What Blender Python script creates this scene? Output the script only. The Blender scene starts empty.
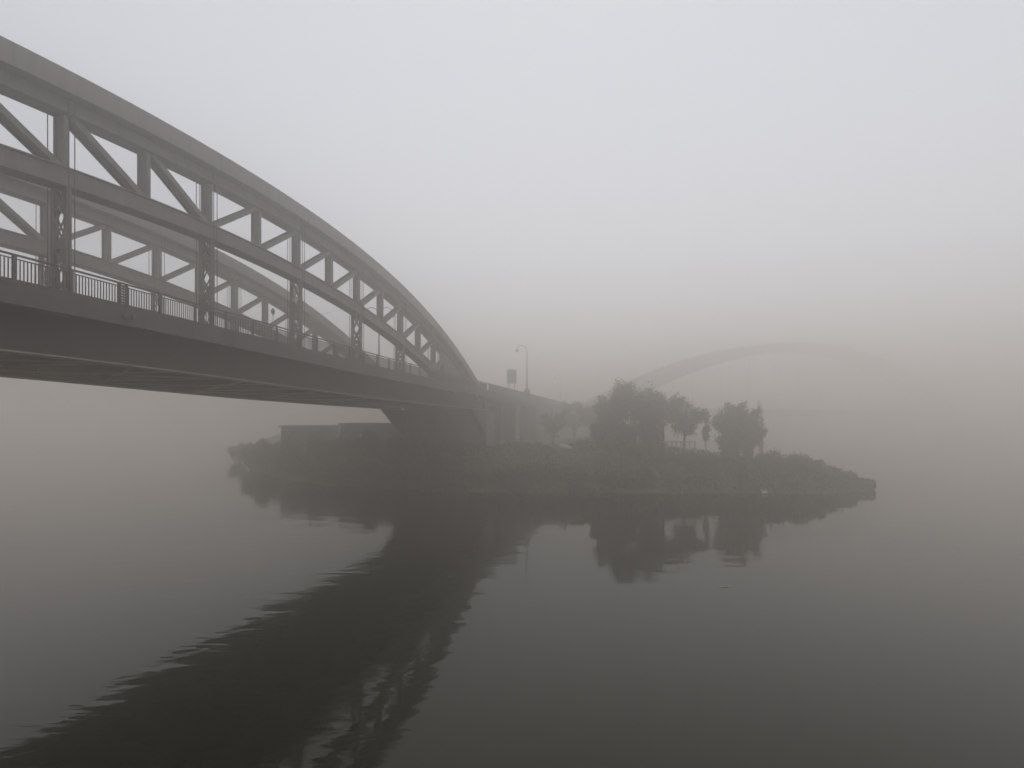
import bpy, math, random
import numpy as np
from mathutils import Vector
random.seed(7); RNG = np.random.default_rng(7)
scene = bpy.context.scene
COL = scene.collection

# ------------------------------------------------------------------ camera
H = 9.0; F = 620.0; YH = 417.0
cam = bpy.data.objects.new('camera', bpy.data.cameras.new('camera'))
COL.objects.link(cam); scene.camera = cam
cam.location = (0, 0, H); cam.rotation_euler = (math.radians(90), 0, 0)
cam.data.sensor_width = 36; cam.data.lens = F / 1024 * 36
cam.data.shift_y = (YH - 384) / 1024
cam.data.clip_start = 0.1; cam.data.clip_end = 8000

# ------------------------------------------------------------------ sky, sun, exposure
SUN_EL, SUN_AZ = 70.0, 4.0        # azimuth measured from +Y towards +X
w = bpy.data.worlds.new('World'); scene.world = w; w.use_nodes = True
nt = w.node_tree; bg = nt.nodes['Background']
sky = nt.nodes.new('ShaderNodeTexSky'); sky.sky_type = 'NISHITA'; sky.sun_disc = False
sky.sun_elevation = math.radians(SUN_EL); sky.sun_rotation = math.radians(SUN_AZ)
sky.air_density = 1.0; sky.dust_density = 4.0; sky.ozone_density = 1.0
hs = nt.nodes.new('ShaderNodeHueSaturation'); hs.inputs['Saturation'].default_value = 0.22
mx = nt.nodes.new('ShaderNodeMix'); mx.data_type = 'RGBA'; mx.inputs['Factor'].default_value = 0.93
mx.inputs['B'].default_value = (4.68, 4.95, 5.5, 1)    # even stratus layer
nt.links.new(sky.outputs[0], hs.inputs['Color']); nt.links.new(hs.outputs[0], mx.inputs['A'])
# dome made brighter at the horizon to lift the haze, dimmer overhead
tcw = nt.nodes.new('ShaderNodeTexCoord'); sep = nt.nodes.new('ShaderNodeSeparateXYZ'); nt.links.new(tcw.outputs['Generated'], sep.inputs[0])
gr = nt.nodes.new('ShaderNodeMapRange'); gr.inputs['From Min'].default_value = 0; gr.inputs['From Max'].default_value = 1
gr.inputs['To Min'].default_value = 1.2; gr.inputs['To Max'].default_value = .66
nt.links.new(sep.outputs['Z'], gr.inputs['Value'])
ml = nt.nodes.new('ShaderNodeVectorMath'); ml.operation = 'SCALE'; nt.links.new(mx.outputs['Result'], ml.inputs[0]); nt.links.new(gr.outputs[0], ml.inputs['Scale'])
nt.links.new(ml.outputs[0], bg.inputs['Color'])
bg.inputs['Strength'].default_value = 0.106
sl = bpy.data.lights.new('sun', 'SUN'); sl.energy = 0.85; sl.angle = math.radians(35); sl.color = (1, .96, .9)
so = bpy.data.objects.new('sun', sl); COL.objects.link(so)
e, a = math.radians(SUN_EL), math.radians(SUN_AZ)
so.rotation_euler = Vector((-math.sin(a)*math.cos(e), -math.cos(a)*math.cos(e), -math.sin(e))).to_track_quat('-Z', 'Y').to_euler()
scene.view_settings.view_transform = 'Standard'; scene.view_settings.look = 'None'
scene.view_settings.gamma = 1; scene.view_settings.use_curve_mapping = False
scene.view_settings.exposure = 0.47
scene.cycles.use_denoising = True
scene.cycles.volume_bounces = 12
scene.cycles.max_bounces = 16

HAZE_DENSITY = 0.0122
HAZE_COLOR = (1.0, 0.962, 0.917)

# ------------------------------------------------------------------ helpers
def tag(o, label=None, cat=None, group=None, kind=None):
    if label: o['label'] = label
    if cat: o['category'] = cat
    if group: o['group'] = group
    if kind: o['kind'] = kind
    return o
def empty(name, loc, label, cat, group=None, rz=0):
    o = bpy.data.objects.new(name, None); COL.objects.link(o); o.location = loc
    o.rotation_euler = (0, 0, rz); o.empty_display_size = .3
    return tag(o, label, cat, group)
class MB:
    """collects polygons; coordinates are world coordinates unless an origin is given"""
    def __init__(s): s.v = []; s.f = []
    def add(s, vs, fs):
        n = len(s.v); s.v += [tuple(v) for v in vs]; s.f += [tuple(i+n for i in f) for f in fs]
    def hexa(s, c):   # 8 corners: bottom 4 ccw, top 4 ccw
        s.add(c, [(0,3,2,1),(4,5,6,7),(0,1,5,4),(1,2,6,5),(2,3,7,6),(3,0,4,7)])
    def box(s, x0, x1, y0, y1, z0, z1):
        s.hexa([(x0,y0,z0),(x1,y0,z0),(x1,y1,z0),(x0,y1,z0),(x0,y0,z1),(x1,y0,z1),(x1,y1,z1),(x0,y1,z1)])
    def beam(s, a, b, wside, hh, side=None):
        a, b = Vector(a), Vector(b); d = (b-a).normalized()
        sd = Vector(side).normalized() if side is not None else d.cross(Vector((0,0,1)))
        if sd.length < 1e-4: sd = Vector((1,0,0))
        sd.normalize(); up = sd.cross(d).normalized()
        c = []
        for p in (a, b):
            for i, j in ((-1,-1),(1,-1),(1,1),(-1,1)): c.append(p + sd*i*wside/2 + up*j*hh/2)
        s.add(c, [(3,2,1,0),(4,5,6,7),(0,1,5,4),(1,2,6,5),(2,3,7,6),(3,0,4,7)])
    def tube(s, pts, rads, n=6, cap=True):
        pts = [Vector(p) for p in pts]; base = len(s.v)
        for i, p in enumerate(pts):
            d = (pts[min(i+1, len(pts)-1)] - pts[max(i-1, 0)]).normalized()
            u = d.cross(Vector((0,0,1)));
            if u.length < .05: u = d.cross(Vector((1,0,0)))
            u.normalize(); v = d.cross(u)
            for k in range(n):
                t = 2*math.pi*k/n; s.v.append(tuple(p + (u*math.cos(t)+v*math.sin(t))*rads[i]))
        for i in range(len(pts)-1):
            for k in range(n):
                a0 = base+i*n+k; a1 = base+i*n+(k+1) % n
                s.f.append((a0, a1, a1+n, a0+n))
        if cap:
            s.f.append(tuple(base+k for k in range(n))[::-1]); s.f.append(tuple(base+(len(pts)-1)*n+k for k in range(n)))
    def lathe(s, cx, cy, prof, n=16):
        base = len(s.v)
        for r, z in prof:
            for k in range(n):
                t = 2*math.pi*k/n; s.v.append((cx+r*math.cos(t), cy+r*math.sin(t), z))
        for i in range(len(prof)-1):
            for k in range(n):
                a0 = base+i*n+k; a1 = base+i*n+(k+1) % n; s.f.append((a0, a1, a1+n, a0+n))
        s.f.append(tuple(base+k for k in range(n))[::-1]); s.f.append(tuple(base+(len(prof)-1)*n+k for k in range(n)))
    def build(s, name, m, parent=None, smooth=False):
        off = parent_world(parent) if parent else Vector((0,0,0))
        me = bpy.data.meshes.new(name)
        me.from_pydata([(v[0]-off.x, v[1]-off.y, v[2]-off.z) for v in s.v], [], s.f)
        me.materials.append(m); me.update()
        if smooth:
            me.polygons.foreach_set('use_smooth', [True]*len(me.polygons))
        o = bpy.data.objects.new(name, me); COL.objects.link(o)
        if parent: o.parent = parent
        return o
def parent_world(p):
    v = Vector((0,0,0))
    while p: v += p.location; p = p.parent
    return v
def dup(root, loc, label=None, scale=None, rz=None):
    def cp(o, par):
        c = o.copy(); COL.objects.link(c); c.parent = par
        for ch in [x for x in o.children]: cp(ch, c)
        return c
    r = cp(root, None); r.location = loc
    if label: r['label'] = label
    if scale: r.scale = scale
    if rz is not None: r.rotation_euler = (0, 0, rz)
    return r

def mat(name, base, rough=.7, var=.25, scale=1.0, second=None, metal=0, bump=0, bscale=8, streak=None):
    m = bpy.data.materials.new(name); m.use_nodes = True; n = m.node_tree; b = n.nodes['Principled BSDF']
    b.inputs['Roughness'].default_value = rough; b.inputs['Metallic'].default_value = metal
    tc = n.nodes.new('ShaderNodeNewGeometry')
    mp = n.nodes.new('ShaderNodeMapping'); n.links.new(tc.outputs['Position'], mp.inputs['Vector'])
    if streak: mp.inputs['Scale'].default_value = streak
    ns = n.nodes.new('ShaderNodeTexNoise'); ns.inputs['Scale'].default_value = scale; ns.inputs['Detail'].default_value = 6
    ns.inputs['Roughness'].default_value = .65
    n.links.new(mp.outputs[0], ns.inputs['Vector'])
    r = n.nodes.new('ShaderNodeValToRGB'); r.color_ramp.elements[0].position = .32; r.color_ramp.elements[1].position = .7
    s2 = second or tuple(c*(1+var) for c in base)
    s1 = base if second else tuple(c*(1-var) for c in base)
    r.color_ramp.elements[0].color = (*s1, 1); r.color_ramp.elements[1].color = (*s2, 1)
    n.links.new(ns.outputs['Fac'], r.inputs[0]); n.links.new(r.outputs[0], b.inputs['Base Color'])
    if bump:
        bn = n.nodes.new('ShaderNodeTexNoise'); bn.inputs['Scale'].default_value = bscale; bn.inputs['Detail'].default_value = 5
        n.links.new(tc.outputs['Position'], bn.inputs['Vector'])
        bp = n.nodes.new('ShaderNodeBump'); bp.inputs['Distance'].default_value = bump; bp.inputs['Strength'].default_value = .8
        n.links.new(bn.outputs['Fac'], bp.inputs['Height']); n.links.new(bp.outputs[0], b.inputs['Normal'])
    return m
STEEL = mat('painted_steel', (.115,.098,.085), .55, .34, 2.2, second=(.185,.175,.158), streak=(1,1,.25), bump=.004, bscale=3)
STEEL_D = mat('shaded_under_steel', (.028,.023,.021), .7, .25, .7, bump=.004, bscale=3)  # bridge steel darkened in its base colour for the shade under the deck
STEEL_L = mat('lit_flange_paint', (.3,.28,.265), .6, .2, .9)  # paler base colour imitates light caught by the lower flanges and bracing
RAILM = mat('railing_paint', (.07,.058,.055), .5, .2, 3)
FASC = mat('fascia_paint', (.085,.078,.072), .65, .2, .8, streak=(1,1,.2))
CONC = mat('pier_concrete', (.19,.18,.165), .85, .4, 1.1, streak=(1,1,.18), bump=.01, bscale=5)
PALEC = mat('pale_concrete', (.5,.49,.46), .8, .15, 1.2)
ASPH = mat('asphalt', (.05,.05,.05), .9, .2, 4)
SOIL = mat('bank_soil', (.07,.062,.045), .95, .4, .6, second=(.11,.11,.07), bump=.08, bscale=2)
LEAF_D = mat('leaf_dark', (.075,.08,.05), .75, .35, .5, second=(.13,.125,.075))
LEAF_B = mat('leaf_brown', (.09,.078,.055), .75, .35, .6, second=(.14,.12,.08))
LEAF_Y = mat('leaf_yellow', (.2,.17,.05), .75, .3, 1.5, second=(.3,.25,.08))
BARK = mat('bark', (.06,.05,.04), .9, .3, 5, bump=.02, bscale=12)
SHED = mat('shed_metal', (.09,.09,.09), .7, .2, 2)
SHED2 = mat('shed_boards', (.07,.065,.06), .8, .25, 2, streak=(3,3,.4))
WHITE = mat('white_paint', (.75,.75,.73), .5, .05, 3)
CREAM = mat('weathered_white', (.45,.44,.4), .7, .12, 3)
LAMPM = mat('lamp_metal', (.1,.1,.1), .5, .15, 4)
GLASS = mat('lamp_glass', (.55,.55,.52), .2, .05, 3)
SIGNB = mat('sign_back', (.26,.26,.24), .5, .1, 2)
BEAK = mat('beak_orange', (.5,.2,.04), .5, .1, 3)
WOOD = mat('bleached_wood', (.4,.37,.31), .8, .2, 4)

# ------------------------------------------------------------------ water
def water_mat():
    m = bpy.data.materials.new('river_water'); m.use_nodes = True; n = m.node_tree; b = n.nodes['Principled BSDF']
    b.inputs['Base Color'].default_value = (.005,.0055,.002,1); b.inputs['Roughness'].default_value = .035
    b.inputs['IOR'].default_value = 1.333; b.inputs['Specular Tint'].default_value = (1, .98, .74, 1); b.inputs['Specular IOR Level'].default_value = .39
    g = n.nodes.new('ShaderNodeNewGeometry')
    def noise(scale, sx, sy, rot, det):
        mp = n.nodes.new('ShaderNodeMapping'); mp.inputs['Scale'].default_value = (sx, sy, 1); mp.inputs['Rotation'].default_value = (0,0,rot)
        n.links.new(g.outputs['Position'], mp.inputs['Vector'])
        t = n.nodes.new('ShaderNodeTexNoise'); t.inputs['Scale'].default_value = scale; t.inputs['Detail'].default_value = det
        t.inputs['Distortion'].default_value = .6
        n.links.new(mp.outputs[0], t.inputs['Vector']); return t.outputs['Fac']
    a1 = noise(.42, .6, 1.3, .35, 2); a2 = noise(2.2, .55, 1.4, -.2, 2); msk = noise(.035, 1, 1, .8, 3)
    def math_(op, x, y):
        k = n.nodes.new('ShaderNodeMath'); k.operation = op
        for i, q in enumerate((x, y)):
            if isinstance(q, (int, float)): k.inputs[i].default_value = q
            else: n.links.new(q, k.inputs[i])
        return k.outputs[0]
    s = math_('ADD', math_('MULTIPLY', a1, 1.0), math_('MULTIPLY', a2, .14))
    mr = n.nodes.new('ShaderNodeMapRange'); mr.inputs['From Min'].default_value = .35; mr.inputs['From Max'].default_value = .65
    mr.inputs['To Min'].default_value = .35; mr.inputs['To Max'].default_value = 1.3
    n.links.new(msk, mr.inputs['Value'])
    hgt = math_('MULTIPLY', s, mr.outputs[0])
    bp = n.nodes.new('ShaderNodeBump'); bp.inputs['Strength'].default_value = 1; bp.inputs['Distance'].default_value = .024
    n.links.new(hgt, bp.inputs['Height']); n.links.new(bp.outputs[0], b.inputs['Normal'])
    return m
mb = MB(); mb.add([(-1600,-1200,0),(1600,-1200,0),(1600,2400,0),(-1600,2400,0)], [(0,1,2,3)])
tag(mb.build('river_water', water_mat()), kind='structure')

# ------------------------------------------------------------------ pixel helpers
def WX(x, Y): return (x-512)/F*Y
def WZ(y, Y): return H + (YH-y)*Y/F

# ------------------------------------------------------------------ island terrain
OUT = np.array([(45.3,77.5),(42.5,74.8),(36,73.2),(26,74),(14,74),(2,74.5),(-8,75.5),(-17,78),(-25.5,83),(-34,91),(-42.5,104),(-52,121),(-66,148),
       (-78,190),(-60,330),(-20,460),(120,460),(90,330),(60,230),(44,160),(30,120),(34,98),(42,86),(45.3,80.5)], float)
def sdist(px, py):
    d = np.full(px.shape, 1e9); inside = np.zeros(px.shape, bool); n = len(OUT)
    for i in range(n):
        x0, y0 = OUT[i]; x1, y1 = OUT[(i+1) % n]
        ex, ey = x1-x0, y1-y0; t = np.clip(((px-x0)*ex+(py-y0)*ey)/(ex*ex+ey*ey), 0, 1)
        d = np.minimum(d, np.hypot(px-x0-t*ex, py-y0-t*ey))
        c = (y0 > py) != (y1 > py); xi = x0 + (py-y0)/(y1-y0+1e-12)*ex
        inside ^= c & (px < xi)
    return np.where(inside, d, -d)
def smooth(t): t = np.clip(t, 0, 1); return t*t*(3-2*t)
def ground_z(px, py):
    px = np.asarray(px, float); py = np.asarray(py, float)
    d = sdist(px, py)
    top = 4.1 - 1.3*smooth((px-16)/12) - 1.2*smooth((px-30)/14)
    z = np.where(d > 0, .12 + np.maximum(0, top)*smooth(d/8.5), d*.35)
    z += np.where(d > 0, 1, 0)*(.18*np.sin(px*.55+1.3*np.sin(py*.31)) + .14*np.sin(py*.83+px*.23))*smooth(d/3)
    return np.maximum(z, -1.5)
def gz(x, y): return float(ground_z(x, y))
xs = np.concatenate([np.arange(-80, 62, 1.2), np.arange(62, 130, 4)]); ys = np.concatenate([np.arange(68, 140, 1.2), np.arange(140, 470, 5)])
GX, GY = np.meshgrid(xs, ys); GZ = ground_z(GX, GY)
vs = np.stack([GX, GY, GZ], -1).reshape(-1, 3); nx = len(xs); fs = []
for j in range(len(ys)-1):
    for i in range(nx-1):
        if max(GZ[j,i], GZ[j,i+1], GZ[j+1,i], GZ[j+1,i+1]) > -1.2: fs.append((j*nx+i, j*nx+i+1, (j+1)*nx+i+1, (j+1)*nx+i))
mb = MB(); mb.add(vs, fs); tag(mb.build('island_ground', SOIL, smooth=True), kind='structure')

# ------------------------------------------------------------------ the arch bridge
TH = math.atan(158/620.0); CT, ST = math.cos(TH), math.sin(TH)
def P(s, p, z): return Vector((-p*CT + s*ST, p*ST + s*CT, z))
NV = Vector((CT, -ST, 0)); TV = Vector((ST, CT, 0))
def S_of(Y, p): return (Y - p*ST)/CT
PN, PF = 27.2*CT, 40.4*CT
SN, SF = S_of(36.4, PN), S_of(40.1, PF)
PAN = 4.35/CT
PR = 26.2*CT; PRF = 41.5*CT                    # railing lines
tabY = np.array([-80,-40,0,24,35,40,52,60,68,85,120,148,200,300,460.])
tabZ = np.array([4.6,5.1,5.42,5.4,5.12,4.95,4.5,4.28,4.1,3.8,3.1,2.5,1.5,.2,-1.])
_s = np.arange(-90, 460, 1.0); _z = np.interp(_s*CT+26.2*CT*ST, tabY, tabZ)
_z = np.convolve(np.pad(_z, 6, mode='edge'), np.ones(13)/13, 'valid')
def deckz(s): return H + float(np.interp(s, _s, _z))
def strip(mb, ss, p0, p1, zt, zb):
    """closed loft along the bridge between offsets p0<p1"""
    n = len(ss); vs = []
    for s in ss:
        a, b = zb(s), zt(s)
        vs += [P(s,p0,a), P(s,p1,a), P(s,p1,b), P(s,p0,b)]
    fs = [(3,2,1,0), tuple((n-1)*4+k for k in range(4))]
    for i in range(n-1):
        for k in range(4):
            fs.append((i*4+k, i*4+(k+1)%4, i*4+4+(k+1)%4, i*4+4+k))
    mb.add(vs, fs)
def seq(a, b, st=2.0):
    n = max(1, int(round((b-a)/st))); return [a+(b-a)*i/n for i in range(n+1)]

bridge = empty('arch_bridge', P(30, 33, 0), 'large grey steel arch bridge with two trussed ribs crossing the water at the left', 'bridge')
S0, S1 = -50.0, 86.0
# deck slab
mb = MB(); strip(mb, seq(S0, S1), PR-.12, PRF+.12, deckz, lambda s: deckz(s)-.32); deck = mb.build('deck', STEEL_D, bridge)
mb = MB(); strip(mb, seq(S0, S1), PN+1.2, PF-1.2, lambda s: deckz(s)+.006, lambda s: deckz(s)+.003); mb.build('road_surface', ASPH, deck)
for pp, sg in ((PR, 1), (PRF, -1)):
    mb = MB(); strip(mb, seq(S0, S1), min(pp-.16*sg, pp-.24*sg), max(pp-.16*sg, pp-.24*sg), lambda s: deckz(s)-.02, lambda s: deckz(s)-.84)
    strip(mb, seq(S0, S1), min(pp-.26*sg, pp+.1*sg), max(pp-.26*sg, pp+.1*sg), lambda s: deckz(s)+.045, lambda s: deckz(s)-.017)
    strip(mb, seq(S0, S1), min(pp-.32*sg, pp-.14*sg), max(pp-.32*sg, pp-.14*sg), lambda s: deckz(s)-.843, lambda s: deckz(s)-.90)
    mb.build('fascia', FASC, bridge)
# main girders
def girder_bot(s):
    base = deckz(s)-2.62
    return base
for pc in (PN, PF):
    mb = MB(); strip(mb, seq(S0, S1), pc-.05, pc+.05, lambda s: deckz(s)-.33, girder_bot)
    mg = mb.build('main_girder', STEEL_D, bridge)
    mb = MB(); strip(mb, seq(S0, S1), pc-.42, pc+.42, lambda s: girder_bot(s)-.003, lambda s: girder_bot(s)-.07); mb.build('bottom_flange', STEEL_L, mg)
nod = [SN+k*PAN for k in range(-17, 13) if S0+1 < SN+k*PAN < S1-1]
for i, s in enumerate(nod):
    zt, zb = deckz(s)-.34, girder_bot(s)+.28
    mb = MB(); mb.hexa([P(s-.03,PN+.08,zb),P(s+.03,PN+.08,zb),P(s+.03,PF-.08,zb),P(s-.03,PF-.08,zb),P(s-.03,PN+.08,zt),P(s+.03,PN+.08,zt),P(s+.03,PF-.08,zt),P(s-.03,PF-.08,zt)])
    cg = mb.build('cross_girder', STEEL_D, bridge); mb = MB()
    mb.hexa([P(s-.2,PN+.08,zb-.06),P(s+.2,PN+.08,zb-.06),P(s+.2,PF-.08,zb-.06),P(s-.2,PF-.08,zb-.06),P(s-.2,PN+.08,zb-.003),P(s+.2,PN+.08,zb-.003),P(s+.2,PF-.08,zb-.003),P(s-.2,PF-.08,zb-.003)])
    mb.build('bottom_flange', STEEL_L, cg)
    # bracket out to the near and far fascia
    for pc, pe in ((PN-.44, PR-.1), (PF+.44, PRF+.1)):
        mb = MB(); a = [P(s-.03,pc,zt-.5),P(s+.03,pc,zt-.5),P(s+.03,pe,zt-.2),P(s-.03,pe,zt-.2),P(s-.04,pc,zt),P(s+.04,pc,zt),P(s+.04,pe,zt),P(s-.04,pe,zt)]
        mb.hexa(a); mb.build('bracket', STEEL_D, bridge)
mb = MB()
for i in range(0, len(nod)-1, 2):
    e = min(i+2, len(nod)-1)
    for a, b in (((nod[i], PN+.5), (nod[e], PF-.5)), ((nod[i], PF-.5), (nod[e], PN+.5))):
        mb.beam(P(a[0], a[1], girder_bot(a[0])+.13), P(b[0], b[1], girder_bot(b[0])+.13), .16, .1)
mb.build('wind_bracing', STEEL_L, bridge)
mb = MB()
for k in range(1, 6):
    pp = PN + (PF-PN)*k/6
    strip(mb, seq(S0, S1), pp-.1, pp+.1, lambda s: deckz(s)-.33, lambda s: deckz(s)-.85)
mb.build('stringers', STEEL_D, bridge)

def TOPZ(d): d = d*CT; return H + 15.3 - .0063*d - .00315*d*d - 2.5e-5*abs(d)**3
def BOTZ(d): d = d*CT; return H + 11.25 - .018*d - .0041*d*d
DE = 48.8/CT
def end_of(fn, sm, sign):
    d = 0
    while fn(d) > deckz(sm+d)-.2 and abs(d) < DE+6: d += .25*sign
    return d
def make_truss(pc, sm, lab):
    dl, dr = end_of(TOPZ, sm, -1), end_of(TOPZ, sm, 1); bl, br = end_of(BOTZ, sm, -1), end_of(BOTZ, sm, 1)
    # upper chord: wide cover box over a narrower box
    up = MB(); ss = seq(sm+dl, sm+dr, 1.2)
    strip(up, ss, pc-1.05, pc+1.05, lambda s: TOPZ(s-sm), lambda s: TOPZ(s-sm)-.90)
    strip(up, ss, pc-1.09, pc+1.09, lambda s: TOPZ(s-sm)-.903, lambda s: TOPZ(s-sm)-.97)
    strip(up, ss, pc-.42, pc+.42, lambda s: TOPZ(s-sm)-.973, lambda s: TOPZ(s-sm)-1.54)
    strip(up, ss, pc-.52, pc+.52, lambda s: TOPZ(s-sm)-1.543, lambda s: TOPZ(s-sm)-1.60)
    for k in range(-10, 11, 2):                       # splice plates
        s = sm+k*PAN; dd = s-sm
        strip(up, [s-.15, s+.15], pc-1.062, pc+1.062, lambda q: TOPZ(q-sm)-.05, lambda q: TOPZ(q-sm)-.85)
        strip(up, [s-.12, s+.12], pc-.44, pc+.44, lambda q: TOPZ(q-sm)-.99, lambda q: TOPZ(q-sm)-1.53)
    root = up.build('arch_truss', STEEL, bridge); root['label'] = lab
    for sg, de in ((1, dr), (-1, dl)):
        a = sm + sg*8.6*PAN; b = sm + de; tr = MB()
        strip(tr, seq(min(a, b), max(a, b), 1), pc-.3, pc+.3, lambda s: max(deckz(s)+.02, TOPZ(s-sm)-1.5), lambda s: deckz(s)-.25)
        tr.build('end_plate', STEEL, root)
    lo = MB(); ss = seq(sm+bl, sm+br, 1.2)
    strip(lo, ss, pc-.40, pc+.40, lambda s: BOTZ(s-sm)-.07, lambda s: BOTZ(s-sm)-.80)
    strip(lo, ss, pc-.50, pc+.50, lambda s: BOTZ(s-sm), lambda s: BOTZ(s-sm)-.067)
    strip(lo, ss, pc-.50, pc+.50, lambda s: BOTZ(s-sm)-.803, lambda s: BOTZ(s-sm)-.87)
    lo.build('lower_chord', STEEL, root)
    for k in range(-9, 10):
        s = sm+k*PAN; d = k*PAN; zb, zt = BOTZ(d)-.01, TOPZ(d)-1.62
        if abs(k) <= 8 and zt-zb > .4:
            m = MB()
            for sg in (-1, 1): m.hexa(_colm(s, pc+sg*.27, .26, .06, zb, zt))
            m.hexa(_colm(s, pc, .05, .48, zb, zt))
            m.build('truss_post', STEEL, root)
        # diagonal from lower node k to upper node k+1 (right half) mirrored on the left half
        if abs(k) <= 8:
            for sg in ((1,) if k > 0 else (-1,) if k < 0 else (1, -1)):
                k2 = k+sg; d2 = k2*PAN; a = P(s+sg*.25, pc, BOTZ(d+sg*.25)); b = P(sm+d2-sg*.25, pc, TOPZ(d2-sg*.25)-1.6)
                if b.z-a.z > .6:
                    m = MB(); m.beam(a, b, .5, .05, NV)
                    for q in (-.27, .27): m.beam(a-NV*q, b-NV*q, .06, .30, NV)
                    m.build('diagonal', STEEL, root)
        # laced hanger posts below the lower chord and the pairs of tie rods
        if k % 2 == 0:
            z0, z1 = deckz(s)-.31, BOTZ(d)-.86
            if z1-z0 > 1.0:
                m = MB()
                for q in (-.36, .36): m.hexa(_colm(s, pc+q, .26, .17, z0, z1))
                n = max(2, int(round((z1-z0)/1.25))); hh = (z1-z0)/n
                for j in range(n):
                    za, zc = z0+j*hh, z0+(j+1)*hh
                    for q in (-.1, .1):
                        m.beam(P(s+q, pc-.30, za+.06), P(s+q, pc+.30, zc-.06), .012, .10, TV); m.beam(P(s+q+.014, pc+.30, za+.06), P(s+q+.014, pc-.30, zc-.06), .012, .10, TV)
                    if j % 2 == 0: m.hexa(_colm(s, pc, .23, .545, za-.14 if j else za, za+.16))
                m.build('laced_hanger', STEEL, root)
                for q in (-.60, .60):
                    m = MB()
                    for o in (-.14, .14): m.tube([P(s+o, pc+q, z0), P(s+o, pc+q, TOPZ(d)-1.01)], [.022, .022], 6)
                    m.build('tie_rods', RAILM, root)
    return root
def _colm(s, p, ds, dp, z0, z1):
    a, b = ds/2, dp/2
    return [P(s-a,p-b,z0),P(s+a,p-b,z0),P(s+a,p+b,z0),P(s-a,p+b,z0),P(s-a,p-b,z1),P(s+a,p-b,z1),P(s+a,p+b,z1),P(s-a,p+b,z1)]
make_truss(PN, SN, 'nearer trussed arch rib beside the railing')
make_truss(PF, SF, 'farther trussed arch rib on the other side of the road')

# piers with flared heads
def pier(sc, sgn):
    m = MB()
    ha = S1 if sgn > 0 else sc-3
    # body
    for pa, pb, a0, a1, z0, z1 in ((PN-.7, PF+.9, sc-2.2, sc+2.6, -1.4, 4.2), (PN-.4, PF+.6, sc-1.8, sc+2.2, 4.2, deckz(sc)-2.7)):
        m.hexa([P(a0,pa,z0),P(a1,pa,z0),P(a1,pb,z0),P(a0,pb,z0),P(a0,pa,z1),P(a1,pa,z1),P(a1,pb,z1),P(a0,pb,z1)])
    a0, a1, z0, z1 = sc-1.2, sc+1.2, deckz(sc)-2.9, deckz(sc)-.9
    m.hexa([P(a0,PN+.055,z0),P(a1,PN+.055,z0),P(a1,PF-.055,z0),P(a0,PF-.055,z0),P(a0,PN+.055,z1),P(a1,PN+.055,z1),P(a1,PF-.055,z1),P(a0,PF-.055,z1)])
    m.build('pier', CONC, bridge)
    # haunch brackets under both girders
    for pc in (PN, PF):
        m = MB(); s_a, s_b = sc-1.8*sgn, sc-8.3*sgn
        zt = girder_bot(s_b)-.075
        z2 = girder_bot(s_a)-.075
        vs = []
        for pp in (pc-.4, pc+.4): vs += [P(s_a,pp,z2-3.6),P(s_b,pp,zt-.05),P(s_b,pp,zt),P(s_a,pp,z2)]
        m.add(vs, [(0,1,2,3),(7,6,5,4),(0,4,5,1),(1,5,6,2),(2,6,7,3),(3,7,4,0)])
        m.build('haunch', STEEL_D, bridge)
pier(88.5, 1); pier(-32, -1)

# ------------------------------------------------------------------ railings
def railing(pp, lab, sa, sb, name='bridge_railing'):
    r = empty(name, P(sa, pp, deckz(sa)), lab, 'railing', 'railings along the bridge footways')
    ss = seq(sa, sb, 1.2)
    m = MB(); strip(m, ss, pp-.05, pp+.05, lambda s: deckz(s)+1.17, lambda s: deckz(s)+1.10); m.build('handrail', RAILM, r)
    m = MB(); strip(m, ss, pp-.025, pp+.025, lambda s: deckz(s)+1.0, lambda s: deckz(s)+.96); m.build('upper_rail', RAILM, r)
    m = MB(); strip(m, ss, pp-.03, pp+.03, lambda s: deckz(s)+.16, lambda s: deckz(s)+.11); m.build('bottom_rail', RAILM, r)
    ref = S_of(31.85, PR); step = 2.36/CT; k0 = math.ceil((sa-ref)/step); k = k0
    while ref+k*step < sb:
        s = ref+k*step
        m = MB(); m.hexa(_colm(s, pp, .16, .09, deckz(s)+.05, deckz(s)+1.098))
        m.hexa(_colm(s, pp, .26, .16, deckz(s)+.045, deckz(s)+.07)); m.build('post', RAILM, r)
        if s+step < sb:
            m = MB()
            for j in range(1, 15):
                q = s+.08+(step-.16)*j/15; m.hexa(_colm(q, pp, .035, .035, deckz(q)+.155, deckz(q)+.965))
            m.build('baluster_panel', RAILM, r)
        k += 1
    return r
railing(PR, 'long dark railing on the near edge of the arch bridge', S0, S1)
railing(PRF, 'dark railing on the far edge of the arch bridge, seen through the ribs', S0, S1)

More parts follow.
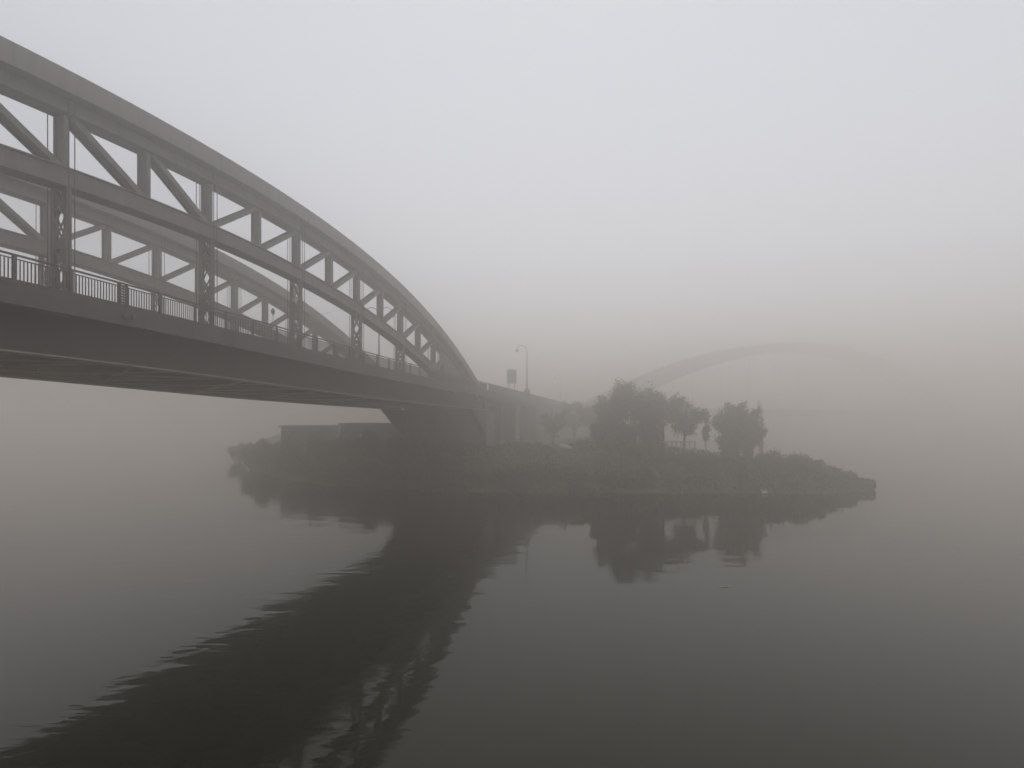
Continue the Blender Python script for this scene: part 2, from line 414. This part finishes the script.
# louvred box and pair of round lamps at the near edge (photo x~120)
sb_ = S_of(620*26.2/(670-121), PR)
bx = empty('louvred_box', P(sb_, PR-.12, deckz(sb_)), 'small dark louvred box fixed to the outside of the near bridge railing', 'equipment box')
m = MB()
for q in (-.19, .19): m.hexa(_colm(sb_+q, PR-.12, .04, .16, deckz(sb_)+.12, deckz(sb_)+1.08))
m.build('frame', RAILM, bx)
for j in range(7):
    m = MB(); z = deckz(sb_)+.16+j*.13; m.hexa(_colm(sb_, PR-.13, .34, .10, z, z+.075)); m.build('slat', RAILM, bx)
nl = empty('navigation_lamp', P(sb_, PR-.35, deckz(sb_)-.5), 'pair of small round unlit lamps hanging on the fascia below the louvred box', 'lamp')
m = MB(); m.beam(P(sb_, PR-.31, deckz(sb_)-.05), P(sb_, PR-.31, deckz(sb_)-.5), .05, .05); m.beam(P(sb_-.3, PR-.33, deckz(sb_)-.5), P(sb_+.3, PR-.33, deckz(sb_)-.5), .05, .05)
m.build('bracket', FASC, nl)
for q in (-.24, .24):
    m = MB(); c = P(sb_+q, PR-.36, deckz(sb_)-.5); m.tube([c, c+NV*.05, c+NV*.18, c+NV*.2], [.06, .12, .12, .02], 12); m.build('lamp_housing', LAMPM, nl)

# ------------------------------------------------------------------ approach viaduct and abutment behind the pier
app = empty('approach_viaduct', P(110, 33, 4), 'foggy approach ramp carrying the road from the arches down behind the trees', 'viaduct')
A0, A1, A2 = S1+.05, 118.0, 420.0
def gtop(s): return max(deckz(s)-1.3, 3.2)
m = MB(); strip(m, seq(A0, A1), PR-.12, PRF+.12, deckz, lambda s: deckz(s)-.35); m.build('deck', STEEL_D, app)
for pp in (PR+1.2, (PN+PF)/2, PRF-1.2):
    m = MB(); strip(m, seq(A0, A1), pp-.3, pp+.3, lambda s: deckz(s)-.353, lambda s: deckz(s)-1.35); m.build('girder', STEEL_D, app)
for pp, sg in ((PR, 1), (PRF, -1)):
    m = MB(); strip(m, seq(A0, A2, 4), min(pp-.14*sg, pp-.26*sg), max(pp-.14*sg, pp-.26*sg), lambda s: deckz(s)+.05, lambda s: deckz(s)-.95); m.build('fascia', FASC, app)
for s in (97.0, 108.0):
    for i, pp in enumerate((PR+1.2, (PN+PF)/2, PRF-1.2)):
        m = MB(); c = P(s, pp, 0); g = gz(c.x, c.y)-.4
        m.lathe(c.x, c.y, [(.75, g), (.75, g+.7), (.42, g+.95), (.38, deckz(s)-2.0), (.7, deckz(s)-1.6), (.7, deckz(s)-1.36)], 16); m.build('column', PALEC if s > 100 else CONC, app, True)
m = MB(); strip(m, seq(A1, A2, 4), PR-.1, PRF+.1, lambda s: deckz(s)-.004, lambda s: 1.0); m.build('abutment', CONC, app)
m = MB(); strip(m, seq(A1, A2, 4), PR+.3, PRF-.3, lambda s: deckz(s)+.006, lambda s: deckz(s)+.002); m.build('road_surface', ASPH, app)
# parapet with pierced balusters
for pp, lab in ((PR, 'solid looking parapet on the near edge of the approach ramp'), (PRF, 'parapet on the far edge of the approach ramp')):
    r = empty('ramp_parapet', P(A0, pp, deckz(A0)), lab, 'parapet')
    m = MB(); strip(m, seq(A0, A2, 4), pp-.09, pp+.09, lambda s: deckz(s)+1.17, lambda s: deckz(s)+1.02); m.build('coping', CONC, r)
    m = MB(); strip(m, seq(A0, A2, 4), pp-.08, pp+.08, lambda s: deckz(s)+.3, lambda s: deckz(s)+.052); m.build('plinth', CONC, r)
    s = A0+.3; k = 0
    while s < 150:
        m = MB(); m.hexa(_colm(s, pp, .35, .16, deckz(s)+.301, deckz(s)+1.019))
        m.build('pillar', CONC, r)
        m = MB()
        for j in range(1, 6):
            q = s+.25+.36*j
            m.hexa(_colm(q, pp, .13, .12, deckz(q)+.301, deckz(q)+1.019))
        m.build('baluster_panel', CONC, r)
        s += 2.6
    m = MB(); strip(m, seq(151.5, A2, 4), pp-.07, pp+.07, lambda s: deckz(s)+1.02, lambda s: deckz(s)+.3); m.build('solid_panel', CONC, r)

# ------------------------------------------------------------------ street lamps
def street_lamp(loc, height, label, ped=1.6, two=False, rz=0, group='curved arm street lamps on the bridge road'):
    L = empty('street_lamp', loc, label, 'street lamp', group)
    x, y, z = loc
    m = MB(); m.box(x-.55, x+.55, y-.55, y+.55, z-.3, z+ped*.7); m.hexa([(x-.55,y-.55,z+ped*.7),(x+.55,y-.55,z+ped*.7),(x+.55,y+.55,z+ped*.7),(x-.55,y+.55,z+ped*.7),
        (x-.2,y-.2,z+ped),(x+.2,y-.2,z+ped),(x+.2,y+.2,z+ped),(x-.2,y+.2,z+ped)]); m.build('pedestal', CONC, L)
    m = MB(); m.tube([(x,y,z+ped), (x,y,z+height*.6), (x,y,z+height-1.3)], [.13,.10,.075], 8); m.build('pole', LAMPM, L)
    for sg in ((-1, 1) if two else (-1,)):
        zt = z+height-1.3
        m = MB(); pts = [(x, y, zt)]
        for t in np.linspace(0, 1, 9): pts.append((x+sg*(1.0-1.0*math.cos(math.pi*t*.86))*.95, y, zt+1.25*math.sin(math.pi*t*.86)*.9+.05))
        m.tube(pts, [.065]*len(pts), 6); arm = m.build('curved_arm', LAMPM, L)
        ex, ez = pts[-1][0], pts[-1][2]
        m = MB(); m.lathe(ex, y, [(.05, ez), (.12, ez-.1), (.3, ez-.28), (.33, ez-.42)], 12); sh = m.build('lamp_shade', LAMPM, arm, True)
        m = MB(); m.lathe(ex, y, [(.26, ez-.425), (.24, ez-.55), (.12, ez-.66), (.03, ez-.69)], 12); m.build('lamp_globe', GLASS, arm, True)
    return L
Yl = 620*26.0/(670-527)
street_lamp((WX(527, Yl), Yl, WZ(396, Yl)), (396-344.5)*Yl/620, 'tall curved arm street lamp on the ramp parapet right of the square road sign', ped=1.4)
Y2 = 190.; street_lamp((WX(561, Y2), Y2, WZ(404, Y2)), 9.0, 'faint distant street lamp nearly lost in the fog right of the tall lamp', ped=.6)
Y3 = 240.; street_lamp((WX(583, Y3), Y3, WZ(406, Y3)), 6.5, 'faintest and farthest lamp post above the ramp in the fog', ped=.6)
Y4 = 80.; c = (WX(379, Y4), Y4, 0); s4 = S_of(Y4, 1)
pl = -(c[0]-0*0)  # perpendicular offset is implied by the pixel column
zz = deckz(S_of(Y4, 33)); street_lamp((c[0], c[1], zz), WZ(306.5, Y4)-zz, 'double arm street lamp seen through the truss openings of the near arch', ped=.5, two=True)
# hanging lamp between the ribs
Yh = 54.; cx = WX(273, Yh)
hl = empty('hanging_lamp', (cx, Yh, WZ(318, Yh)), 'small lamp hung from a cross wire between the two arch ribs', 'hanging lamp')
ps = (-cx)*CT + Yh*ST; sh_ = cx*ST + Yh*CT
m = MB(); zc_ = BOTZ(sh_-SN)-.9
wpts = []
for t in np.linspace(0, 1, 9):
    pp = PN+(PF-PN)*t; q = (pp-ps)/(PF-PN); wpts.append(P(sh_, pp, zc_-.6+ 2.4*q*q))
m.tube(wpts, [.008]*9, 5); m.build('cross_wire', RAILM, hl)
zl = WZ(312, Yh)
m = MB(); m.tube([(cx,Yh,zc_-.6),(cx,Yh,zl+.3)], [.02,.02], 5); m.build('hanger', RAILM, hl)
m = MB(); m.lathe(cx, Yh, [(.05, zl+.34),(.09, zl+.28),(.17, zl+.1),(.19, zl)], 12); m.build('lamp_shade', LAMPM, hl, True)
m = MB(); m.lathe(cx, Yh, [(.15, zl-.005),(.14, zl-.14),(.05, zl-.24)], 12); m.build('lamp_globe', LAMPM, hl, True)

# road sign (seen from behind) on two legs
Ys = 112.; x0, x1 = WX(507, Ys), WX(516.5, Ys); zt, zb = WZ(369.5, Ys), WZ(383.5, Ys)
sg = empty('road_sign', ((x0+x1)/2, Ys, WZ(393, Ys)), 'square road sign board on two legs standing above the ramp parapet', 'road sign')
m = MB(); m.box(x0, x1, Ys-.04, Ys+.04, zb, zt); bd = m.build('board', SIGNB, sg)
m = MB()
for k in range(3): z = zb+(zt-zb)*(.2+.3*k); m.box(x0+.03, x1-.03, Ys-.09, Ys-.042, z-.05, z+.05)
m.build('stiffener', SIGNB, bd)
for x in (x0+.35, x1-.35):
    m = MB(); m.tube([(x, Ys+.1, WZ(396, Ys)), (x, Ys+.1, zt-.1)], [.07,.07], 8); m.build('leg', SIGNB, sg)

# ------------------------------------------------------------------ second arch bridge far off in the haze
def far_bridge():
    L0 = Vector((WX(590, 188), 188, 0)); L1 = Vector((WX(962, 315), 315, 0)); d = (L1-L0); LN = d.length; d.normalize(); nn = Vector((-d.y, d.x, 0))
    zd = 10.9; rise = 28.0
    B = empty('distant_bridge', (L0+L1)/2, 'single high arch bridge almost lost in the fog beyond the island', 'bridge')
    def Q(u, o, z): v = L0+d*u+nn*o; return (v.x, v.y, z)
    def loft(m, us, o0, o1, zt, zb):
        n = len(us); vs = []
        for u in us: vs += [Q(u,o0,zb(u)),Q(u,o1,zb(u)),Q(u,o1,zt(u)),Q(u,o0,zt(u))]
        fs = [(3,2,1,0), tuple((n-1)*4+k for k in range(4))]
        for i in range(n-1):
            for k in range(4): fs.append((i*4+k, i*4+(k+1)%4, i*4+4+(k+1)%4, i*4+4+k))
        m.add(vs, fs)
    az = lambda u: zd + rise*(1-((u-LN/2)/(LN/2))**2)
    us = list(np.linspace(-4, LN+90, 60))
    m = MB(); loft(m, us, 0, 10.6, lambda u: zd, lambda u: zd-1.8); dk = m.build('deck', STEEL, B)
    for o in (.4, 9.2):
        m = MB(); loft(m, list(np.linspace(0, LN, 50)), o, o+1.0, az, lambda u: az(u)-3.2-1.0*abs(u-LN/2)/(LN/2)); r = m.build('arch_rib', STEEL, B)
        for k in range(1, 16):
            u = LN*k/16
            if az(u)-3 > zd+1:
                m = MB(); m.tube([Q(u, o+.5, zd), Q(u, o+.5, az(u)-3.3)], [.09,.09], 6); m.build('hanger', STEEL, r)
        m = MB(); loft(m, us, o-.3, o-.2, lambda u: zd+1.1, lambda u: zd+.05); m.build('railing', STEEL, B)
    for u in (0, LN):
        m = MB(); loft(m, [u-3, u+3], -1, 11, lambda q: zd-1.81, lambda q: -1.4); m.build('pier', CONC, B)
far_bridge()

# ------------------------------------------------------------------ trees and bushes
def leaf_cloud(centers, radii, count, size, squash=.8, shell=.45, seed=0, soft=.18):
    rg = np.random.default_rng(seed); centers = np.array(centers, float); radii = np.array(radii, float)
    w_ = radii**2.2; idx = rg.choice(len(centers), count, p=w_/w_.sum())
    dirs = rg.normal(size=(count, 3)); dirs /= np.linalg.norm(dirs, axis=1)[:, None]
    rr = radii[idx]*1.0*(rg.random(count)**shell)*(1+soft*rg.normal(size=count))
    pos = centers[idx] + dirs*rr[:, None]*np.array([1, 1, squash])
    u = rg.normal(size=(count, 3)); u /= np.linalg.norm(u, axis=1)[:, None]
    v = np.cross(u, rg.normal(size=(count, 3))); v /= np.linalg.norm(v, axis=1)[:, None]
    sz = size*(.5+rg.random(count))
    a = pos-u*sz[:, None]; b = pos+v*sz[:, None]*.55; c = pos+u*sz[:, None]; d = pos-v*sz[:, None]*.55
    return np.stack([a, b, c, d], 1).reshape(-1, 3)
def mesh_quads(name, verts, m, parent):
    n = len(verts)//4; me = bpy.data.meshes.new(name); me.vertices.add(n*4); me.vertices.foreach_set('co', verts.astype(np.float32).ravel())
    me.loops.add(n*4); me.loops.foreach_set('vertex_index', np.arange(n*4, dtype=np.int32))
    me.polygons.add(n); me.polygons.foreach_set('loop_start', np.arange(0, n*4, 4, dtype=np.int32)); me.polygons.foreach_set('loop_total', np.full(n, 4, np.int32))
    me.materials.append(m); me.update(); me.validate()
    o = bpy.data.objects.new(name, me); COL.objects.link(o); o.parent = parent; return o
def tree(x, y, top, half, label, cat='tree', m=LEAF_B, clear=.1, leaves=5500, seed=1, group='trees on the island', name='tree', size=.125, zb=None):
    """top: world z of crown top, half: crown half width in metres"""
    rg = random.Random(seed); g = (gz(x, y) if zb is None else zb)-.15; hgt = top-g
    T = empty(name, (x, y, g), label, cat, group)
    tm = MB(); tips = []; tw = MB()
    def limb(p, d, ln, r, lv):
        pts = [p]; n = 4
        for i in range(n):
            d = (d + Vector((rg.uniform(-.22,.22), rg.uniform(-.22,.22), rg.uniform(-.05,.2)))).normalized(); pts.append(pts[-1]+d*ln/n)
        (tm if lv < 2 else tw).tube(pts, [r*(1-.75*i/n) for i in range(n+1)], 6 if lv < 2 else 4, cap=False)
        if lv >= 1: tips.append((pts[-1], ln))
        if lv >= 2: tips.append((pts[2], ln))
        if lv < 3:
            for i in range(rg.choice((3, 4)) if lv else rg.choice((5, 6))):
                k = rg.randint(2, n); az = rg.uniform(0, 2*math.pi); sp = rg.uniform(.45, 1.0)
                nd = (d*.6 + Vector((math.cos(az)*sp, math.sin(az)*sp, rg.uniform(.0,.6)))).normalized()
                limb(pts[k], nd, ln*rg.uniform(.5,.72), r*(1-.75*k/n)*.65+.008, lv+1)
    tk = hgt*.45
    limb(Vector((0,0,0)), Vector((0,0,1)), tk, hgt*.028+.05, 0)
    # fit tips to wanted envelope
    mxz = max(t[0].z for t in tips); mxr = sorted(math.hypot(t[0].x, t[0].y) for t in tips)[int(len(tips)*.93)]
    sx, sz = half*.92/mxr, hgt*.97/mxz
    for mm in (tm, tw): mm.v = [(v[0]*sx if v[2] > hgt*.06 else v[0]*(1+(sx-1)*v[2]/(hgt*.06)), v[1]*sx if v[2] > hgt*.06 else v[1]*(1+(sx-1)*v[2]/(hgt*.06)), v[2]*sz) for v in mm.v]
    tm.v = [(v[0]+x, v[1]+y, v[2]+g) for v in tm.v]; tw.v = [(v[0]+x, v[1]+y, v[2]+g) for v in tw.v]
    for _ in range(int(70*min(1, half/2.5))):
        u = Vector((rg.gauss(0,1), rg.gauss(0,1), abs(rg.gauss(0,1))+.35)).normalized()
        b0 = Vector((x+u.x*half*.72, y+u.y*half*.72, g+hgt*(.5+.40*u.z))); d0 = (u+Vector((rg.uniform(-.3,.3), rg.uniform(-.3,.3), .35))).normalized(); L0_ = rg.uniform(.5, 1.15)*min(1, half/2.5)
        tw.tube([b0, b0+d0*L0_*.55, b0+d0*L0_+Vector((rg.uniform(-.15,.15), 0, .08))], [.03, .02, .006], 4, cap=False)
    trunk = tm.build('trunk', BARK, T, True); tw.build('twigs', BARK, trunk)
    cs = [(t[0].x*sx, t[0].y*sx, t[0].z*sz) for t in tips if t[0].z*sz > hgt*clear]
    rs = [max(.3, half*.22)*rg.uniform(.5, 1.3) for _ in cs]
    if half > 1.0:
        zc = hgt*(clear+.86)/2; hz = hgt*(.86-clear)/2
        for _ in range(int(26)):
            u = Vector((rg.gauss(0,1), rg.gauss(0,1), rg.gauss(0,1))).normalized()*rg.uniform(.25, .82)
            cs.append((u.x*half, u.y*half, zc+u.z*hz)); rs.append(max(.35, half*.26)*rg.uniform(.6, 1.3))
    mesh_quads('crown', leaf_cloud(cs, rs, leaves, size, .85, .4, seed, .42), m, T)
    return T
def bush(x, y, top, half, label, m=LEAF_D, leaves=3600, seed=1, group='bushes on the island bank', name='bush', size=.16, depth=None, zb=None):
    rg = random.Random(seed); g = (max(gz(x, y), .0) if zb is None else zb)-.1; hgt = max(top-g, .5)
    B = empty(name, (x, y, g), label, 'bush', group)
    sm_ = MB(); cs = []; rs = []; dp = depth or half
    for i in range(9):
        az = rg.uniform(0, 2*math.pi); r = rg.uniform(.1, .75)
        ex, ey = math.cos(az)*r*half, math.sin(az)*r*dp; ez = hgt*(1-.55*r*r)*rg.uniform(.55, .86)
        sm_.tube([(x+ex*.15, y+ey*.15, g), (x+ex*.6, y+ey*.6, g+ez*.55), (x+ex, y+ey, g+ez)], [.05, .035, .012], 5, cap=False)
        for q in (.45, .75, 1.0):
            cs.append((ex*q, ey*q, ez*q)); rs.append(min(half, hgt)*rg.uniform(.24, .42))
    cs.append((0, 0, hgt*.62)); rs.append(min(half, hgt)*.4)
    sm_.build('stems', BARK, B)
    v = leaf_cloud(cs, rs, leaves, size, .85, .5, seed); v[:, 2] = np.clip(v[:, 2], .02, None)
    mesh_quads('foliage', v, m, B)
    return B
YT = 86.
def TR(px, py, hw, Y, label, **k): return tree(WX(px, Y), Y, WZ(py, Y), hw*Y/F, label, **k)
TR(634, 381, 30, 84, 'broad round brown crowned tree, tallest on the island, left of the paired trees', seed=3, leaves=22000, clear=.1)
TR(612, 395, 17, 88, 'smaller rounded tree leaning against the left side of the tallest tree', seed=4, leaves=10000)
TR(662, 393, 20, 86, 'middle tree joined to the right side of the tallest tree', seed=5, leaves=14000, clear=.3)
TR(683, 396, 19, 88, 'tree with crown lifted above a pale fence, right end of the big clump', seed=6, leaves=11000, clear=.3)
TR(731, 402, 20, 84, 'separate rounded tree right of the gap, its top feathery', seed=8, leaves=15000, clear=.08)
TR(751, 408, 14, 86, 'lower tree overlapping the right of the separate tree before the mound', seed=9, leaves=9000, clear=.2)
TR(760, 399, 3.2, 98, 'thin pointed tree rising behind the separate rounded pair', seed=10, leaves=1800, clear=.2, name='slender_tree')
TR(706, 410, 4, 88, 'slender yellow leaved young tree in the gap between the clumps', seed=11, leaves=1800, m=LEAF_Y, clear=.2, name='young_tree')
TR(575, 401, 14, 125, 'hazy low tree beside the ramp parapet, left of the tall clump', seed=13, leaves=7000)
TR(593, 404, 15, 118, 'hazy low tree just left of the tall clump', seed=14, leaves=7000)
TR(552, 410, 14, 108, 'dim spreading tree in front of the ramp wall under the tall lamp', seed=15, leaves=7000)

# bushes on the bank: (px, top py, half px, Y, label)
BS = [
 (622, 416, 17, 84, 'tall spreading shrub hiding the trunk of the tallest tree'),
 (650, 418, 14, 85, 'tall shrub filling in below the middle tree of the big clump'),
 (732, 424, 13, 83, 'tall shrub hiding the trunk of the separate rounded tree'),
 (748, 430, 9, 84, 'narrow tall shrub at the right foot of the separate tree pair'),
 (602, 418, 13, 86, 'tall shrub at the left edge of the big clump'),
 (240, 443, 10, 124, 'half vanished bush beyond the leftmost end of the island'),
 (776, 449, 17, 78, 'highest bush of the mound at the right end of the island'),
 (797, 453, 16, 78, 'dense bush on the mound just right of its highest point'),
 (815, 459, 15, 77.5, 'bush halfway down the right slope of the mound'),
 (833, 466, 14, 77, 'low bush on the lower right slope of the mound'),
 (850, 474, 12, 77, 'low clump just left of the island tip'),
 (867, 479, 11, 77, 'small rounded clump at the very right tip of the island'),
 (757, 459, 14, 79, 'low bush below the separate tree beside the mound'),
 (735, 457, 15, 80, 'low bush under the separate rounded tree'),
 (712, 457, 14, 80, 'low bush below the slender yellow tree'),
 (690, 455, 15, 80, 'low bush in front of the pale fence'),
 (665, 455, 16, 80, 'low bush below the middle tree of the big clump'),
 (640, 446, 18, 81, 'dense bush at the foot of the tallest tree'),
 (614, 442, 18, 82, 'dense bush left of the foot of the tallest tree'),
 (588, 440, 18, 86, 'wide bush right of the small pale boat'),
 (545, 446, 16, 88, 'bush left of the small pale boat'),
 (522, 446, 13, 90, 'bush beside the pale round bridge column'),
 (395, 436, 14, 86, 'bush left of the pier right of the flat roofed sheds'),
 (372, 430, 14, 88, 'bush in front of the right flat roofed shed'),
 (345, 438, 15, 90, 'bush between the two flat roofed sheds'),
 (318, 431, 15, 92, 'bush in front of the left flat roofed shed'),
 (290, 432, 12, 95, 'bush at the left corner of the left flat roofed shed'),
 (268, 437, 14, 100, 'rounded bush near the left end of the island'),
 (251, 440, 12, 106, 'leftmost bush of the island, fading into fog'),
]
for i, (px, py, hw, Y, lab) in enumerate(BS):
    bush(WX(px, Y), Y, WZ(py, Y), hw*Y/F*1.25, lab, seed=30+i, m=LEAF_B if i < 5 else LEAF_D if i % 3 else LEAF_B, leaves=6500, size=.16)
# waterside scrub in one low row along the front of the island
spots = []
for i in range(1, 11):
    x0_, y0_ = OUT[i]; x1_, y1_ = OUT[i+1]; L_ = math.hypot(x1_-x0_, y1_-y0_); n_ = max(1, int(L_/3.4))
    for k in range(n_):
        t = (k+.5)/n_; nx_, ny_ = -(y1_-y0_)/L_, (x1_-x0_)/L_
        if gz(x0_+(x1_-x0_)*t+nx_*1.6, y0_+(y1_-y0_)*t+ny_*1.6) < 0: nx_, ny_ = -nx_, -ny_
        spots.append((x0_+(x1_-x0_)*t+nx_*2.6+random.uniform(-.6,.6), y0_+(y1_-y0_)*t+ny_*2.6+random.uniform(-.5,.5)))
protos = []
for i, (x, y) in enumerate(spots):
    lab = 'one of the low dark shrubs in the unbroken row along the island waterline'
    if i < 4:
        g = max(gz(x, y), 0)
        b = bush(x, y, g+1.9, 2.1, lab, seed=80+i, leaves=2600, name='waterside_shrub', group='low shrubs along the island waterline', size=.17); protos.append((b, g))
    else:
        b = protos[i % 4][0]; sc = random.uniform(.75, 1.25)
        dup(b, (x, y, max(gz(x, y), 0)-.1), scale=(sc*random.uniform(.9,1.2), sc, sc*random.uniform(.75,1.1)), rz=random.uniform(0, 6.28))

# tangled ground cover over the whole front bank
def ground_cover():
    rg = np.random.default_rng(5); N = 150000
    px = rg.uniform(-55, 48, N); py = rg.uniform(72, 125, N); d = sdist(px, py); g = ground_z(px, py)
    dens = .55+.45*np.sin(px*.7+2*np.sin(py*.4))*np.sin(py*.9+px*.2)
    # keep clear of the pier body and the ramp
    ss = px*ST+py*CT; pp = -px*CT+py*ST
    ok = (d > -.12) & (d < 16) & (rg.random(N) < .35+.65*dens) & ~((pp > PN-1) & (pp < PF+1) & (ss > 86))
    px, py, g, d, dens = px[ok], py[ok], g[ok], d[ok], dens[ok]; n = len(px)
    z = np.maximum(g, 0) + rg.random(n)**1.4*(.35+1.1*dens*np.clip(d/2, .3, 1))
    u = rg.normal(size=(n,3)); u /= np.linalg.norm(u, axis=1)[:,None]; v = np.cross(u, rg.normal(size=(n,3))); v /= np.linalg.norm(v, axis=1)[:,None]
    sz = .13+.16*rg.random(n); c = np.stack([px, py, np.maximum(z, .03)], 1)
    q = np.stack([c-u*sz[:,None], c+v*sz[:,None]*.5, c+u*sz[:,None], c-v*sz[:,None]*.5], 1).reshape(-1, 3)
    o = mesh_quads('ground_cover', q, LEAF_D, None); tag(o, 'dark tangled undergrowth covering the island bank down to the water', 'undergrowth', kind='stuff')
ground_cover()

# ------------------------------------------------------------------ flat roofed sheds on the left quay
def shed(px0, px1, pyt, Y, dep, m_, label, slope=0, door=True):
    x0, x1 = WX(px0, Y), WX(px1, Y); zt = WZ(pyt, Y); g = gz((x0+x1)/2, Y+1)-.3
    S = empty('shed', ((x0+x1)/2, Y+dep/2, g), label, 'shed', 'flat roofed sheds on the quay')
    m = MB(); m.hexa([(x0,Y,g),(x1,Y,g),(x1,Y+dep,g),(x0,Y+dep,g),(x0+slope,Y,zt-.3),(x1-slope*.3,Y,zt-.3),(x1-slope*.3,Y+dep,zt-.3),(x0+slope,Y+dep,zt-.3)]); m.build('walls', m_, S)
    m = MB(); m.hexa([(x0+slope-.4,Y-.4,zt-.297),(x1+.3,Y-.4,zt-.297),(x1+.3,Y+dep+.4,zt-.297),(x0+slope-.4,Y+dep+.4,zt-.297),(x0+slope-.2,Y-.3,zt),(x1+.1,Y-.3,zt),(x1+.1,Y+dep+.3,zt),(x0+slope-.2,Y+dep+.3,zt)])
    m.build('roof', SHED, S)
    n = max(1, int((x1-x0)/3))
    for k in range(n):
        xc = x0+(x1-x0)*(k+.5)/n; m = MB(); m.box(xc-.6, xc+.6, Y-.05, Y-.003, zt-1.7, zt-.8); wf = m.build('window', SHED, S)
        m = MB(); m.box(xc-.5, xc+.5, Y-.07, Y-.053, zt-1.6, zt-.9); m.build('pane', GLASS_D, wf)
GLASS_D = mat('dark_glass', (.03,.03,.035), .15, .1, 2)
shed(281, 331, 425.5, 104, 5, SHED2, 'longer low flat roofed shed at the left end of the island')
shed(337, 400, 423, 98, 6, SHED, 'shorter dark flat roofed shed nearer the bridge pier', slope=.6)
# small white sign on a post by the shed
Yq = 90.; xq = WX(362, Yq); gq = gz(xq, Yq)
q = empty('small_sign', (xq, Yq, gq), 'tiny white board on a post at the bushes under the bridge', 'sign')
m = MB(); m.box(xq-.35, xq+.35, Yq-.03, Yq+.03, WZ(441, Yq-3), WZ(435, Yq-3)); m.build('board', WHITE, q)
m = MB(); m.tube([(xq, Yq+.06, gq-.2), (xq, Yq+.06, WZ(435, Yq-3))], [.04,.04], 6); m.build('post', LAMPM, q)

# pale boat pulled up on the bank
Yb = 82.; xb, zb_ = WX(566, Yb), WZ(441.5, Yb)
bt = empty('rowing_boat', (xb, Yb, zb_-.5), 'small pale boat propped bow up on the bank between the bushes', 'boat')
def boat_hull(m, L, Wd, D, tilt, top=0):
    n = 12; vs = []; fs = []
    for i in range(n+1):
        t = i/n; wv = Wd/2*math.sin(math.pi*min(1, .08+.92*(1-t)**.8*1.0))**.6 if t < 1 else .01; keel = D*(.15*(2*t-1)**2)
        sec = [(-wv, D+.15*t*t), (-wv*.75, D*.35+keel), (0, keel), (wv*.75, D*.35+keel), (wv, D+.15*t*t)]
        for yy, zz_ in sec: 
            xx = (t-.5)*L; vs.append((xb + (xx*math.cos(tilt)-zz_*math.sin(tilt)), Yb+yy, zb_ - .45 + (xx*math.sin(tilt)+zz_*math.cos(tilt))))
    for i in range(n):
        for k in range(4): fs.append((i*5+k, i*5+k+1, i*5+6+k, i*5+5+k))
    m.add(vs, fs); m.add([vs[k] for k in range(5)], [(0,1,2,3,4)])
m = MB(); boat_hull(m, 1.7, .8, .35, math.radians(164)); hull = m.build('hull', CREAM, bt)
sol = hull.modifiers.new('thickness', 'SOLIDIFY'); sol.thickness = .04
m = MB(); m.box(xb-.15, xb+.1, Yb-.38, Yb+.38, zb_-.15, zb_-.1); m.build('thwart', CREAM, bt)

# pale fence below the lifted crowns
Yf = 86.
fe = empty('fence', (WX(680, Yf), Yf, gz(WX(680, Yf), Yf)), 'pale post and rail fence showing under the lifted crowns of the clump', 'fence')
gf = WZ(453, Yf)
m = MB(); m.box(WX(662, Yf), WX(696, Yf), Yf-.05, Yf+.05, WZ(442.5, Yf), WZ(441.3, Yf)); m.build('rail', CREAM, fe)
for px in (663, 667.5, 672, 676.5, 681, 685.5, 690, 695):
    m = MB(); x = WX(px, Yf); m.box(x-.09, x+.09, Yf+.055, Yf+.15, gz(x, Yf)-.2, WZ(441, Yf)); m.build('post', CREAM, fe)

# swan
Ysw = 74.2 - 1.6; xs_ = WX(765, Ysw)
sw = empty('swan', (xs_, Ysw, 0), 'white swan floating by the shore below the mound', 'swan')
m = MB()
pts = [(-.38,0,.10),(-.28,0,.12),(-.1,0,.14),(.12,0,.13),(.24,0,.13),(.30,0,.24),(.29,0,.38),(.32,0,.5),(.38,0,.53),(.45,0,.50)]
rad = [.03,.12,.18,.17,.11,.05,.038,.04,.05,.02]
m.tube([(xs_-p[0], Ysw, p[2]) for p in pts], rad, 10); body = m.build('body', WHITE, sw, True)
m = MB(); m.tube([(xs_-.44, Ysw, .505), (xs_-.54, Ysw, .48)], [.022, .008], 6); m.build('beak', BEAK, body)
for sgn in (-1, 1):
    m = MB(); m.tube([(xs_-.15, Ysw+sgn*.12, .2), (xs_+.1, Ysw+sgn*.14, .24), (xs_+.36, Ysw+sgn*.05, .23)], [.05, .08, .015], 8); m.build('wing', WHITE, body, True)
# drift branch
Yd = 620*9/(587-417.); xd = WX(727, Yd)
m = MB(); m.tube([(xd-.38, Yd+.03, .012), (xd-.1, Yd, .02), (xd+.15, Yd-.02, .018), (xd+.4, Yd+.04, .008)], [.012,.028,.024,.008], 7)
m.tube([(xd+.05, Yd, .02), (xd+.2, Yd+.14, .03)], [.014,.006], 5)
tag(m.build('driftwood', WOOD), 'pale thin branch floating alone on open water below the island', 'driftwood')

# ------------------------------------------------------------------ haze
mh = bpy.data.materials.new('haze_air'); mh.use_nodes = True; n = mh.node_tree; n.nodes.remove(n.nodes['Principled BSDF'])
pv = n.nodes.new('ShaderNodeVolumePrincipled'); pv.inputs['Color'].default_value = (*HAZE_COLOR, 1); pv.inputs['Density'].default_value = HAZE_DENSITY
pv.inputs['Anisotropy'].default_value = 0.84
n.links.new(pv.outputs[0], n.nodes['Material Output'].inputs['Volume'])
m = MB(); m.box(-1700, 1700, -1300, 2500, -2.6, 40); tag(m.build('haze', mh), kind='stuff')
